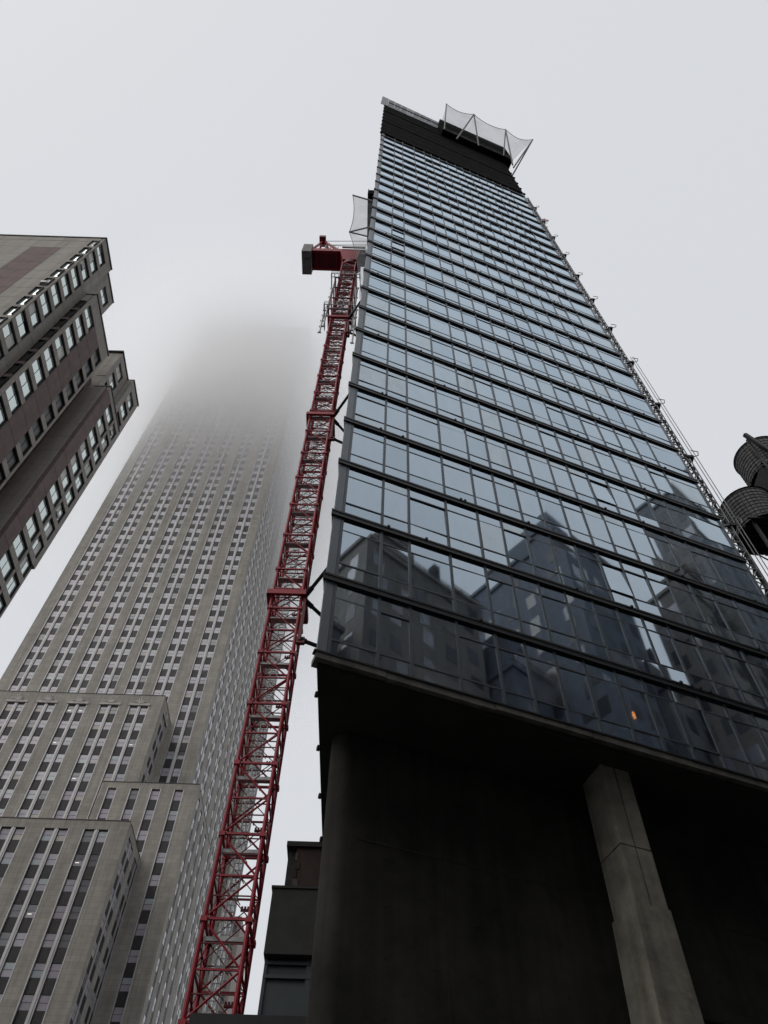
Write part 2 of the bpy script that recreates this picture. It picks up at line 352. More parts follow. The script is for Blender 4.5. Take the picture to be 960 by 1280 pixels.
def lean(u0, u1, z0, z1, y0, y1, mt, nm='barrier_panel'):
    b = MB(); b.hexa([(u0, y0, z0), (u1, y0, z0), (u1, y0+.08, z0), (u0, y0+.08, z0), (u0, y1, z1), (u1, y1, z1), (u1, y1+.08, z1), (u0, y1+.08, z1)], mt); T.add(nm, b)
for q in range(8):
    lean(uu+.02, uu+1.07, TOPB-2.0, TOPB+.9, -.14, -.84+.02*q, 'barrier_panel_pale' if q == 3 else 'barrier_panel'); uu += 1.09
lean(-.85, .28, TOPB-1.8, TOPB+1.1, -.14, -.86, 'barrier_panel_pale')
lean(.3, 9.1, TOPB-.5, TOPB-.38, -.56, -.58, 'black_slab', 'barrier_rail')

# work light behind the lowest glass
_d = ray(792.5, 894); _t = ((O+nI*.30-CAM).dot(nI))/_d.dot(nI); lp = CAM+_d*_t; LZ = lp.z-.13
L = Thing('work_lamp', 'small glowing orange work lamp behind the lowest row of panes', 'lamp', (lp.x, lp.y, LZ))
b = MB(); b.box(-.035, .035, -.03, .03, 0, .26, 'work_light'); L.inst('bulb', b.mesh('bulb'), (lp.x, lp.y, LZ))
b = MB(); b.box(-.09, .09, .05, .14, -.06, .30, 'black_steel'); b.box(-.03, .03, .06, .12, 17.30-LZ, -.06, 'black_steel'); L.inst('stand', b.mesh('stand'), (lp.x, lp.y, LZ))

# ------------------------------------------------------------------ debris nets
def net(name, label, tips, bases, sag=.16, arms=()):
    N = Thing(name, label, 'safety net', tuple(bases[0]))
    b = MB(); k = b.mid('debris_mesh'); nu, nv = 10, 8
    for i in range(len(tips)-1):
        n0 = len(b.v)
        for a in range(nu+1):
            t = a/nu; s = 4*t*(1-t)
            tp = tips[i].lerp(tips[i+1], t); bs = bases[i].lerp(bases[i+1], t); tp = tp.lerp(bs, sag*s)
            for c in range(nv+1):
                r = c/nv; p = bs.lerp(tp, r); p = p + Vector((0, 0, -.5*math.sin(math.pi*r)*(.4+s*.6))) + Vector((.12*math.sin(a*2.1+i), .1*math.cos(a*1.7), 0))*math.sin(math.pi*r)
                b.v.append(tuple(p))
        for a in range(nu):
            for c in range(nv): j = n0+a*(nv+1)+c; b.f.append((j, j+nv+1, j+nv+2, j+1)); b.mi.append(k)
    N.add('mesh_sheet', b)
    for i in range(len(tips)-1):
        e = MB(); last = None
        for a in range(nu+1):
            t = a/nu; p = tips[i].lerp(tips[i+1], t).lerp(bases[i].lerp(bases[i+1], t), sag*4*t*(1-t))
            if last is not None: e.bar(last, p, .09, 'black_steel', n=5)
            last = p
        N.add('edge_rope', e)
    for a, c in arms:
        e = MB(); e.bar(a, c, .24, 'black_steel', n=6); N.add('outrigger_arm', e)
    return N
ZT = 151.5
tips = [atz(558, 130, ZT), atz(592.5, 143, ZT), atz(632, 162, ZT), atz(666, 174.5, ZT)]
bases = [loc2w(9.6, -.97, zk(34.6)), loc2w(14.0, -.97, zk(34.6)), loc2w(20.9, -.97, zk(34.4)), loc2w(21.6, .6, zk(32.6))]
arms = [(loc2w(9.5, -1.0, zk(31.6)), tips[0]), (loc2w(11.2, -1.0, zk(30.2)), tips[1]), (loc2w(15.2, -1.0, zk(31.2)), tips[1]), (loc2w(20.4, -1.0, zk(29.9)), tips[2]), (loc2w(19.6, -1.0, zk(31.5)), tips[2]), (loc2w(20.9, -.6, zk(30.2)), tips[3]), (loc2w(21.2, .8, zk(30.2)), tips[3])]
net('debris_net', 'pale debris net on steel arms above the black tower top', tips, bases, arms=arms)
# the net and dark platform on the street-side flank
ZS = 128.
pa = atz(446, 246, ZS); wallx = -1.78
def flank(x, y, z): return atz(x, y, z)
ft = [flank(441, 244, ZS), flank(436.5, 290, ZS-6), flank(452, 369, ZS-26)]
fb = [Vector((wallx-1.0, ft[0].y, ZS-3)), Vector((wallx-1.0, ft[1].y, ZS-10)), Vector((wallx-.2, ft[2].y, ZS-28))]
net('debris_net', 'pale debris net hung on the tower flank above the crane deck', ft, fb, sag=.12,
    arms=[(ft[0], Vector((wallx, ft[0].y, ZS-5))), (ft[1], Vector((wallx, ft[1].y+.2, ZS-9))), (ft[1], Vector((wallx, ft[1].y-1, ZS-5))), (ft[2], Vector((wallx, ft[2].y, ZS-30)))])
p0 = atz(460, 239, ZS); p1 = atz(457, 320, ZS)
PL = Thing('formwork_platform', 'narrow black formwork platform fixed to the tower flank beside the net', 'platform', (wallx, p0.y, ZS-3))
b = MB(); xo = p0.x; b.box(min(xo, wallx-.6), wallx-.12, p0.y, p0.y+7.5, ZS-1.5, ZS+.9, 'black_netting'); PL.add('platform_deck', b)
b = MB(); b.box(xo+.02, xo+.1, p0.y+.02, p0.y+7.4, ZS+.9, ZS+2.0, 'black_netting'); PL.add('guard_panel', b)

# ------------------------------------------------------------------ hoist mast on the far corner
hx, hy = 17.62, 22.9
HM = Thing('construction_hoist', 'slender grey lattice hoist mast climbing the corner of the glass tower', 'hoist', (hx, hy, 0))
hw = .62
sec = MB()
hc = MB(); hc.bar((0, 0, 0), (0, 0, 1.5), .075, 'galvanised', n=5); hcm = hc.mesh('chord')
fr = MB()
pts = [(0, 0), (hw, 0), (hw, hw), (0, hw)]
for j in range(4):
    a, c = pts[j], pts[(j+1) % 4]; sec.bar((*a, .02), (*c, .02), .05, 'galvanised', n=4); fr.bar((*a, .75), (*c, .75), .05, 'galvanised', n=4)
br2 = MB()
for j in range(4):
    a, c = pts[j], pts[(j+1) % 4]; br2.bar((*a, .02), (*c, .75), .045, 'galvanised', n=4); br2.bar((*c, .75), (*a, 1.5), .045, 'galvanised', n=4)
rk = MB(); rk.box(hw+.02, hw+.10, .25, .37, 0, 1.5, 'black_steel')
ms, mf, mb_, mr = sec.mesh('mast_section'), fr.mesh('cross_frame'), br2.mesh('diagonal_brace'), rk.mesh('rack')
for i in range(75):
    z = 1.0+i*1.5
    s_ = HM.inst('mast_section', ms, (hx, hy, z)); 
    for nm, me in (('cross_frame', mf), ('diagonal_brace', mb_), ('rack', mr)): put(nm, me, s_)
    for a in pts: put('chord', hcm, s_, (a[0], a[1], 0))
tie = MB(); tie.bar((-.4, .1, 0), (hw+.1, .1, 0), .08, 'black_steel'); tie.bar((hw+.1, .1, 0), (hw+.6, -.1, .1), .06, 'galvanised', n=5); tie.bar((hw+.6, -.1, .1), (hw+.7, -.1, .5), .06, 'galvanised', n=5); tie.bar((hw+.7, -.1, .5), (hw+.3, -.1, .65), .06, 'galvanised', n=5); tie.box(hw-.05, hw+.3, -.1, .3, -.12, .1, 'black_steel')
tme = tie.mesh('wall_tie')
for k in range(0, 26, 2): HM.inst('wall_tie', tme, (hx, hy, zk(k)+.2))
for d in (.25, .45):
    e = MB(); e.bar((hx+hw+d, hy-.05, 16), (hx+hw+d, hy-.05, 66 if d > .6 else 58), .05, 'galvanised', n=5); HM.add('guide_cable', e)

# ------------------------------------------------------------------ the red tower crane
YC = 33.0; MW = 1.91; XL = -.2155*YC; SEC = .1217*YC
CR = Thing('tower_crane', 'tall dark red lattice tower crane tied to the glass tower', 'crane', (XL, YC, 0))
ch = MB(); ch.bar((0, 0, 0), (0, 0, SEC), .20, 'crane_red', n=8); chm = ch.mesh('chord')
ring = MB(); P4 = [(0, 0), (MW, 0), (MW, MW), (0, MW)]
for j in range(4):
    a, c = P4[j], P4[(j+1) % 4]
    ring.bar((*a, .06), (*c, .06), .11, 'crane_red')
for a in P4: ring.box(a[0]-.15, a[0]+.15, a[1]-.15, a[1]+.15, -.10, .12, 'crane_red')
ringm = ring.mesh('mast_section'); girts = []
for zz_, w_, mt_ in ((SEC*.5, .08, 'crane_red'), (SEC*.27, .05, 'crane_dark_red'), (SEC*.76, .05, 'crane_dark_red')):
    gb = MB()
    for j in range(4): gb.bar((*P4[j], zz_), (*P4[(j+1) % 4], zz_), w_, mt_)
    girts.append(gb.mesh('girt_ring'))
dg = []
for j in range(4):
    a, c = P4[j], P4[(j+1) % 4]
    for (p, q, za, zc) in ((a, c, .1, SEC*.5), (c, a, SEC*.5, SEC)):
        e = MB(); e.bar((*p, za), (*q, zc), .10, 'crane_red', n=6); dg.append(e.mesh('diagonal_brace'))
    e = MB(); e.bar((*c, .1), (*a, SEC*.5), .055, 'crane_dark_red', n=5); e.bar((*a, SEC*.5), (*c, SEC), .055, 'crane_dark_red', n=5); dg.append(e.mesh('counter_brace'))
ld = MB()
for a in (.55, .95): ld.bar((a, MW-.45, 0), (a, MW-.45, SEC), .05, 'galvanised', n=4)
for q in range(12): ld.bar((.55, MW-.45, .15+q*SEC/12), (.95, MW-.45, .15+q*SEC/12), .035, 'galvanised', n=4)
for q in range(4):
    z = .5+q*SEC/4
    for t in range(6):
        a0 = math.pi*t/6; a1 = math.pi*(t+1)/6
        ld.bar((.75+.4*math.cos(a0), MW-.45-.55*math.sin(a0), z), (.75+.4*math.cos(a1), MW-.45-.55*math.sin(a1), z), .035, 'galvanised', n=4)
ldm = ld.mesh('ladder')
pf = MB(); pf.box(.12, MW-.1, .25, .62, SEC*.83, SEC*.83+.05, 'galvanised'); pf.box(.1, MW-.1, .2, .26, SEC*.83-.08, SEC*.83+.10, 'galvanised'); pfm = pf.mesh('landing_platform')
jb = MB(); jb.bar((MW-.75, MW-.1, SEC*.36), (MW-.2, MW-.1, SEC*.36), .10, 'crane_dark_red')
for q in range(4): jb.box(MW-.74+q*.14, MW-.65+q*.14, MW-.16, MW-.04, SEC*.36, SEC*.36+.16, 'crane_dark_red')
jbm = jb.mesh('joint_bolts')
Z0 = .414*YC+CZ - 4*SEC
NS = int((113-Z0)/SEC)+1
for i in range(NS):
    z = Z0+i*SEC
    s_ = CR.inst('mast_section', ringm, (XL, YC, z))
    for a in P4: put('chord', chm, s_, (a[0], a[1], 0))
    for d in girts: put('girt_ring', d, s_)
    for d in dg: put(d.name.split('.')[0], d, s_)
    put('ladder', ldm, s_); put('landing_platform', pfm, s_); put('joint_bolts', jbm, s_)
ZTOP = Z0+NS*SEC
CR.add('foundation', B(XL-1.5, XL+MW+1.5, YC-1.5, YC+MW+1.5, 0, Z0+.02, 'slab_concrete'))
# collars with struts to the tower wall
XR = XL+MW
for zc in (1.184*YC+CZ, 1.964*YC+CZ, 2.747*YC+CZ):
    e = MB()
    for (x0, x1, y0, y1) in ((XL-.3, XR+.3, YC-.36, YC-.14), (XL-.3, XR+.3, YC+MW+.14, YC+MW+.36), (XL-.36, XL-.14, YC-.3, YC+MW+.3), (XR+.14, XR+.36, YC-.3, YC+MW+.3)):
        e.box(x0, x1, y0, y1, zc-.22, zc+.22, 'crane_red')
    e.box(XR+.16, XR+.34, YC-.1, YC+.3, zc-4.2, zc-.2, 'crane_dark_red'); e.box(XR+.1, XR+.6, YC-.05, YC+.2, zc-4.4, zc-3.9, 'crane_dark_red')
    c_ = CR.add('tie_collar', e)
    for (ya, yb, dz) in ((YC-.1, YC-5.0, 0), (YC+.2, YC+4.0, -.3), (YC, YC+1.5, -4.1)):
        e = MB(); a = Vector((XR+.3, ya, zc+dz)); d = Vector((-1.76, yb, zc+dz)); e.bar(a, d, .26, 'black_steel', n=8); e.bar(a, a.lerp(d, .12), .36, 'black_steel', n=8)
        CR.add('tie_strut', e, c_)
# climbing frame
cz0, cz1 = 2.86*YC, 3.24*YC
e = MB(); o_ = .42
for (a, c) in ((-o_, -o_), (MW+o_, -o_), (MW+o_, MW+o_), (-o_, MW+o_)): e.bar((XL+a, YC+c, cz0), (XL+a, YC+c, cz1), .13, 'crane_dark_red')
for z in (cz0, (cz0*2+cz1)/3, (cz0+2*cz1)/3, cz1):
    q = [(-o_, -o_), (MW+o_, -o_), (MW+o_, MW+o_), (-o_, MW+o_)]
    for j in range(4): e.bar((XL+q[j][0], YC+q[j][1], z), (XL+q[(j+1) % 4][0], YC+q[(j+1) % 4][1], z), .14, 'galvanised' if z in (cz0, cz1) else 'crane_dark_red')
CR.add('climbing_frame', e)
for z in (cz0+.1, cz1):
    e = MB()
    for h in (0, .45): e.bar((XL-1, YC-.95+h, z), (XR+1, YC-.95+h, z), .09, 'galvanised'); e.bar((XL-1+h, YC-.95, z), (XL-1+h, YC+MW+.5, z), .09, 'galvanised'); e.bar((XR+1-h, YC-.95, z), (XR+1-h, YC+MW+.5, z), .09, 'galvanised')
    for q in range(9): x = XL-1+q*(MW+2)/8; e.bar((x, YC-.95, z), (x, YC-.5, z), .05, 'galvanised')
    for h in (.55, 1.1): e.bar((XL-1, YC-.95, z+h), (XR+1, YC-.95, z+h), .05, 'galvanised'); e.bar((XL-1, YC-.95, z+h), (XL-1, YC+MW+.5, z+h), .05, 'galvanised')
    for q in range(6): x = XL-1+q*(MW+2)/5; e.bar((x, YC-.95, z), (x, YC-.95, z+1.1), .05, 'galvanised')
    CR.add('work_platform', e)
for (x, a, c) in ((XL-.75, cz0-4, cz1-2.5), (XL-1.05, cz0-6, cz0+1.5), (XR+.75, cz0-5, cz1-2), (XR+1.0, cz0-9, cz0+2)):
    e = MB(); e.bar((x, YC+.3, a), (x, YC+.3, c), .2, 'galvanised', n=8)
    for q in range(5): z = a+(c-a)*q/4; e.bar((x-.2, YC+.3, z), (x+.2, YC+.3, z), .22, 'galvanised', n=6)
    CR.add('hydraulic_ram', e)
# slewing head and machinery deck (swung sideways)
zs = ZTOP
e = MB(); e.prism([(XL+MW/2+1.15*math.cos(t*math.pi/12), YC+MW/2+1.15*math.sin(t*math.pi/12)) for t in range(24)], zs, zs+1.2, 'crane_dark_red'); CR.add('slew_ring', e)
e = MB(); e.hexa([(XL-.1, YC-.1, zs+1.2), (XR+.1, YC-.1, zs+1.2), (XR+.1, YC+MW+.1, zs+1.2), (XL-.1, YC+MW+.1, zs+1.2), (XL-.6, YC-.5, zs+4.2), (XR+.5, YC-.5, zs+4.2), (XR+.5, YC+MW+.5, zs+4.2), (XL-.6, YC+MW+.5, zs+4.2)], 'crane_red'); CR.add('turntable', e)
zd = zs+4.2
e = MB(); e.box(-12.0, XR+.5, YC-.4, YC+.0, zd, zd+1.2, 'crane_red'); e.box(-12.0, XR+.5, YC+2.2, YC+2.6, zd, zd+1.2, 'crane_red'); e.box(-12.0, XR+.5, YC, YC+2.2, zd+.25, zd+.4, 'crane_dark_red')
for q in range(5): e.box(-11.4+q*1.5, -11.2+q*1.5, YC, YC+2.2, zd+.02, zd+.9, 'crane_red')
CR.add('machinery_deck', e)
for q in range(3): CR.add('counterweight', B(-13.4, -12.0, YC-.6+q*1.18, YC-.6+q*1.18+1.14, zd-1.2, zd+2.6, 'ballast_concrete'))
e = MB(); e.box(XR+.5, XR+2.1, YC-.3, YC+1.6, zd-.9, zd+1.6, 'black_steel'); cab = CR.add('cab', e)
CR.add('cab_window', B(XR+.7, XR+1.9, YC-.34, YC-.31, zd+.1, zd+1.2, 'window_glass'), cab)
e = MB(); e.box(XL-.4, XR+1.2, YC-.7, YC-.5, zd+1.2, zd+1.9, 'galvanised')
for q in range(7): e.bar((XL-4+q, YC-.55, zd+1.2), (XL-4+q, YC-.55, zd+2.3), .06, 'galvanised')
e.bar((XL-4, YC-.55, zd+2.3), (XL+2, YC-.55, zd+2.3), .06, 'galvanised'); CR.add('deck_railing', e)
e = MB(); ap = Vector((-11.0, YC+.6, zd+9.0))
for yy in (YC-.1, YC+2.3):
    e.bar((-12.2, yy, zd+1.2), ap, .26, 'crane_red'); e.bar((-7.9, yy, zd+1.2), ap, .3, 'crane_red'); 
    for q in range(1, 4): a = Vector((-7.9, yy, zd+1.2)).lerp(ap, q/4); e.bar(a, (a.x, yy, zd+1.2), .12, 'crane_red')
e.box(ap.x-.6, ap.x+.4, ap.y-.8, ap.y+.8, ap.z-.5, ap.z+.4, 'crane_dark_red')
CR.add('a_frame', e)
e = MB(); e.bar(ap, (4, YC+2, zd+16), .09, 'black_steel', n=5); e.bar(ap+Vector((0, .6, 0)), (4, YC+2.6, zd+16), .09, 'black_steel', n=5); CR.add('pendant_rope', e)
e = MB()                                           # luffing jib, behind the glass tower from here
JA, JB = Vector((XR+.4, YC+1.2, zd+.8)), Vector((30, YC+4, zd+40)); d = (JB-JA)
for s1 in (-.6, .6):
    for s2 in (-.6, .6): e.bar(JA+Vector((-s2*.4, s1, s2)), JB+Vector((-s2*.4, s1, s2)), .14, 'crane_red')
for q in range(24):
    a, c = JA+d*(q/24), JA+d*((q+1)/24); s1 = .6 if q % 2 else -.6
    for s2 in (-.6, .6): e.bar(a+Vector((-s2*.4, s1, s2)), c+Vector((-s2*.4, -s1, s2)), .07, 'crane_red'); e.bar(a+Vector((-s1*.4, s2, s1)), c+Vector((s1*.4, s2, -s1)), .07, 'crane_red')
CR.add('jib', e)

# ------------------------------------------------------------------ the limestone skyscraper
E_ = Thing('limestone_skyscraper', 'huge limestone skyscraper with setbacks, its top lost in low cloud', 'skyscraper', (-60, 100, 0))
def win_mesh(nm, wd, h, up_m, lo_m, light=False):
    b = MB(); b.box(-wd/2, wd/2, .0, .06, 0, h, 'window_frame', skip=(1, 4))
    t = .05; mid = h*.5
    b.box(-wd/2+t, wd/2-t, -.03, .0, mid+.03, h-t, up_m, skip=(4,)); b.box(-wd/2+t, wd/2-t, -.012, .0, t, mid-.03, lo_m, skip=(4,))
    if light: b.box(-wd*.3, wd*.1, -.02, -.013, mid*.55, mid*.64, 'tube_light')
    return b.mesh(nm)
VAR = [('pane_lavender', 'pane_lavender', 0, 40), ('pane_pale', 'pane_lavender', 0, 16), ('pane_lavender', 'pane_blind', 0, 12), ('pane_dim', 'pane_dim', 0, 14), ('pane_lavender', 'pane_pale', 0, 12), ('pane_dim', 'pane_lavender', 1, 3), ('pane_dark', 'pane_lavender', 0, 3)]
VMESH = {}
def pick():
    return random.choices(range(len(VAR)), [v[3] for v in VAR])[0]
counts = {'window': 0, 'spandrel': 0}
wrest, srest = MB(), MB()
GAP = .72; WW = 1.32
def face(org, rz, x0, x1, strips, zbot, ztop, zwin, fl, single=False, wh=1.75):
    """limestone face: local x along, y inward. strips: (centre, 'p' pair | 's' single). zwin = centre of the top window."""
    c, s = math.cos(rz), math.sin(rz)
    def P(x, y, z): return (org[0]+x*c-y*s, org[1]+x*s+y*c, z)
    def fb(mb, xa, xb, ya, yb, za, zb, mt, skip=()):
        mb.hexa([P(xa,ya,za),P(xb,ya,za),P(xb,yb,za),P(xa,yb,za),P(xa,ya,zb),P(xb,ya,zb),P(xb,yb,zb),P(xa,yb,zb)], mt, skip)
    zhead = zwin+wh/2+.1; fl_ = rz != 0; DW, DS, DT = (.14, .11, .03) if fl_ else (.32, .24, -.04)
    half = lambda k: (WW+GAP/2+.16) if k == 'p' else (WW/2+.16)
    cur = x0
    for cx_, k in sorted(strips):
        h = half(k)
        if cx_-h > cur: pm = MB(); fb(pm, cur, cx_-h, 0, .7, zbot, zhead, 'limestone'); E_.add('limestone_pier', pm)
        cur = cx_+h
    pm = MB(); fb(pm, cur, x1, 0, .7, zbot, zhead, 'limestone')
    E_.add('limestone_pier', pm)
    if ztop > zhead: 
        hb = MB(); fb(hb, x0, x1, 0, .72, zhead, ztop, 'limestone'); fb(hb, x0-.02, x1+.02, -.05, .3, ztop-.12, ztop+.02, 'spandrel_metal'); E_.add('parapet', hb)
    n = int((zhead-zbot)/fl)+1
    for cx_, k in strips:
        h = half(k)
        for sgn in (-1, 1): tm = MB(); fb(tm, cx_+sgn*(h-.07)-.07, cx_+sgn*(h-.07)+.07, DT, .5, zbot, zhead, 'steel_trim', (0, 1, 4)); E_.add('steel_trim', tm)
        if k == 'p': tm = MB(); fb(tm, cx_-GAP/2+.06, cx_+GAP/2-.06, .06, .5, zbot, zhead, 'steel_trim', (0, 1, 4)); fb(tm, cx_-.09, cx_+.09, DT+.02, .07, zbot, zhead, 'steel_trim', (0, 1, 4)); E_.add('steel_mullion', tm)
        if ztop > zhead+2:                          # carved head over the strip
            om = MB(); fb(om, cx_-h-.15, cx_+h+.15, -.16, .02, zhead+.02, zhead+.55, 'carved_limestone')
            if k == 'p':
                for q in range(7):
                    t = math.radians(20+q*23.3); r_ = 1.05+.45*(q == 3)+.15*(q in (2, 4))
                    a = P(cx_, -.1, zhead+.5); d = P(cx_+r_*math.cos(t), -.14, zhead+.5+r_*1.1*math.sin(t)); om.bar(a, d, .2, 'carved_limestone', n=4)
            E_.add('carved_ornament', om)
        cols = (cx_-GAP/2-WW/2, cx_+GAP/2+WW/2) if k == 'p' else (cx_,)
        for xx in cols:
            for i in range(n):
                zc = zwin-i*fl
                if zc-wh/2 < zbot: break
                v = pick(); up_m, lo_m, lt, _ = VAR[v]
                if zc > 150 and lt: v = 0; up_m, lo_m, lt, _ = VAR[0]
                p = P(xx, DW, zc-wh/2)
                if single and counts['window'] < 300:
                    counts['window'] += 1
                    if (v, wh) not in VMESH: VMESH[(v, wh)] = win_mesh('window', WW, wh, up_m, lo_m, lt)
                    E_.inst('window', VMESH[(v, wh)], p, rz)
                else:
                    t = .05; md = zc
                    fb(wrest, xx-WW/2, xx+WW/2, DW, DW+.04, zc-wh/2, zc+wh/2, 'window_frame', (0, 1, 3, 4, 5))
                    fb(wrest, xx-WW/2+t, xx+WW/2-t, .0+DW-.03, DW, md+.03, zc+wh/2-t, up_m, (1, 3, 4, 5)); fb(wrest, xx-WW/2+t, xx+WW/2-t, DW-.015, DW, zc-wh/2+t, md-.03, lo_m, (1, 3, 4, 5))
                zl = zc-wh/2-(fl-wh)
                if zl < zbot-.5: continue
                if single and counts['spandrel'] < 300:
                    counts['spandrel'] += 1; key = ('sp', fl, wh)
                    if key not in VMESH:
                        q = MB(); hh = fl-wh; q.box(-WW/2, WW/2, 0, .12, .01, hh-.01, 'spandrel_metal')
                        for a in range(5): q.box(-WW/2+.12+a*.24, -WW/2+.20+a*.24, -.025, 0, .15, hh-.15, 'spandrel_metal')
                        VMESH[key] = q.mesh('spandrel')
                    E_.inst('spandrel', VMESH[key], P(xx, DS, zl), rz)
                else: fb(srest, xx-WW/2, xx+WW/2, DS, DS+.08, zl+.01, zc-wh/2-.01, 'spandrel_metal', (4,))
def mass(x0, x1, y0, y1, z0, z1): E_.add('building_mass', B(x0, x1, y0, y1, z0, z1, 'limestone'))
R90 = math.pi/2
def fstr(xs, org, k='p'): return [(x-org, k) for x in xs]
# lowest setback
mass(-95, -35.75, 100.75, 118, 0, 68.9)
face((-95, 100), 0, 0, 60, fstr([-57.2, -51.2, -45.1, -39.4], -95), 26, 69.07, 66.6, 3.62, True)
face((-35, 100), R90, .75, 12, [(3.2, 'p'), (8.2, 'p')], 26, 69.05, 66.6, 3.62)
# middle block
mass(-44.1, -29.7, 109.75, 125.6, 0, 82.1)
face((-44.8, 109), 0, 0, 15.9, fstr([-42.8, -39.1, -35.7, -31.95], -44.8, 's'), 34, 82.3, 80.1, 3.6, True)
face((-28.9, 109), R90, .75, 16.6, [(2.4, 's'), (5.6, 's'), (9.2, 's'), (12.6, 's')], 34, 82.28, 80.1, 3.6)
# upper setback
mass(-95, -41.05, 112.75, 121, 0, 103.7)
face((-95, 112), 0, 0, 54.7, fstr([-73.1, -67.4, -61.8, -56.0, -50.0, -44.5], -95), 64, 103.9, 100.2, 3.7, True)
face((-40.3, 112), R90, .75, 7.6, [(3.8, 'p')], 64, 103.88, 100.2, 3.7)
# the shaft
mass(-76.9, -34.35, 120.25, 146, 0, 318)
face((-77.7, 119.5), 0, 0, 44.1, fstr([-73.2, -67.1, -61.2, -55.45, -49.75, -44.0, -37.5], -77.7), 70, 318, 313, 3.8, False, 1.8)
face((-33.6, 119.5), R90, .75, 26.5, [(4.4, 'p'), (10.6, 'p'), (17.4, 'p'), (23.6, 's')], 50, 318, 313, 3.8, False, 1.8)
mass(-76.9, -36.2, 146, 172, 0, 318)
face((-35.45, 146), R90, 0, 26, [(8.5, 'p'), (14, 'p'), (19.5, 'p')], 50, 318, 313, 3.8, False, 1.8)
mass(-76.9, -34.35, 172.75, 190, 0, 318)
face((-36.2, 172), 0, 0, 2.6, [], 50, 318, 313, 3.8)
face((-33.6, 172), R90, .75, 18, [(4, 'p'), (9, 'p'), (14, 'p')], 50, 318, 313, 3.8, False, 1.8)
mass(-70, -41, 128, 182, 318, 332)
E_.add('window_field', wrest, kind='stuff'); E_.add('spandrel_field', srest, kind='stuff')

# ------------------------------------------------------------------ the brown apartment tower
A_ = Thing('brown_apartment_tower', 'brown concrete apartment tower with stepped bays and sash windows', 'apartment building', (-45, 35, 0))
ZR = 97.6; RV = .32
def amass(x0, x1, y0, y1, z0, z1, mt='brown_concrete', nm='wall_block'): return A_.add(nm, B(x0, x1, y0, y1, z0, z1, mt))
amass(-62, -34.6-RV, 25.8+RV, 29.6, 0, ZR-.1); amass(-62, -35.1-RV, 29.6, 33.8, 0, ZR-.1); amass(-62, -36.0, 33.8, 40.4, 0, 88.4, 'red_concrete')
amass(-62, -34.9-RV, 40.48, 44.3, 0, ZR-.1); amass(-62, -34.1-RV, 44.3, 48.1, 0, ZR-.1)
amass(-36.0, -33.4-RV, 29.65+RV, 36.95, 0, 88.3, 'red_concrete', 'bay'); amass(-36.0, -33.0-RV, 40.06+RV, 46.0, 0, 86.3, 'red_concrete', 'bay')
def coping(x0, x1, y0, y1, z): A_.add('coping', B(x0, x1, y0, y1, z, z+.22, 'dark_frame'))
coping(-62, -34.5, 25.7, 29.6, ZR-.1); coping(-62, -35.0, 29.6, 33.8, ZR-.1); coping(-62, -34.8, 40.2, 44.3, ZR-.1); coping(-62, -34.0, 44.3, 48.2, ZR-.1)
coping(-35.1, -33.32, 29.6, 37.05, 88.3); coping(-35, -32.92, 40.0, 46.1, 86.3)
pcache = {}
def cast(x, y, z, wd, h, rz, mt, d=RV):
    """one cast facade panel with open joints round it"""
    key = ('p', round(wd, 2), round(h, 2), mt, d)
    if key not in pcache: pcache[key] = B(.018, wd-.018, 0, d+.01, .022, h-.022, mt).mesh('facade_panel')
    A_.inst('facade_panel', pcache[key], (x, y, z), rz)
def recessed(x, y, z, wd, h, rz, kind):
    """a deep-set window: dark frame, two sliding sashes, its mullion"""
    key = ('w', round(wd, 2), round(h, 2)); nl = 2 if wd > 1.3 else 1
    if key not in pcache:
        b = MB(); b.box(0, wd, RV-.05, RV+.01, 0, h, 'dark_frame'); b.box(0, .05, .05, RV-.05, 0, h, 'dark_frame'); b.box(wd-.05, wd, .05, RV-.05, 0, h, 'dark_frame'); b.box(0, wd, .1, RV-.05, h-.05, h-.003, 'dark_frame')
        pcache[key] = b.mesh('window')
    sh = .22 if rz == 0 else 0.                 # the corner windows sit shallower on the front
    o = A_.inst('window', pcache[key], (x, y-sh, z), rz)
    gm = 'sash_glass_dark' if kind == 'dark' else 'sash_glass' 
    pw_ = (wd-.16)/nl-.05
    for q in range(nl):
        g2 = gm; hh = h-.14; zb_ = .06
        if kind == 'glass':
            r_ = random.random(); g2 = 'sash_blind' if r_ < .18 else gm
            if r_ > .93: hh *= .8
        k2 = ('g', round(pw_, 2), round(hh, 2), g2)
        if k2 not in pcache: pcache[k2] = B(0, pw_, -.02, .0, 0, hh, g2).mesh('sash_pane')
        put('sash_pane', pcache[k2], o, (.08+q*(pw_+.07), RV-.05-.018*q, zb_))
    if random.random() < .10 and kind == 'glass':
        if 'ac' not in pcache: pcache['ac'] = B(0, .62, -.16, RV-.08, 0, .4, 'galvanised').mesh('air_conditioner')
        put('air_conditioner', pcache['ac'], o, (wd*.12, .02, .0))
def column(org, rz, segs, tops, fl, sp=.86):
    """segs: (a, b, 'solid'|'glass'|'dark', material) along the face; tops: spandrel tops"""
    c, sn = math.cos(rz), math.sin(rz)
    for t in tops:
        for a, b_, kind, mt in segs:
            px, py = org[0]+a*c, org[1]+a*sn
            if kind == 'solid': cast(px, py, t-sp, b_-a, fl, rz, mt)
            else:
                cast(px, py, t-sp, b_-a, sp, rz, mt); recessed(px, py, t+.003, b_-a, fl-sp-.005, rz, kind)
BC, RC = 'brown_concrete', 'red_concrete'
tA = [94.03-2.9*i for i in range(14)]
column((-34.6, 25.8), R90, [(.18, 2.5, 'glass', BC), (2.5, 3.8, 'solid', BC)], tA, 2.9)
column((-34.6, 25.8), R90, [(0, .18, 'solid', BC)], tA, 2.9)
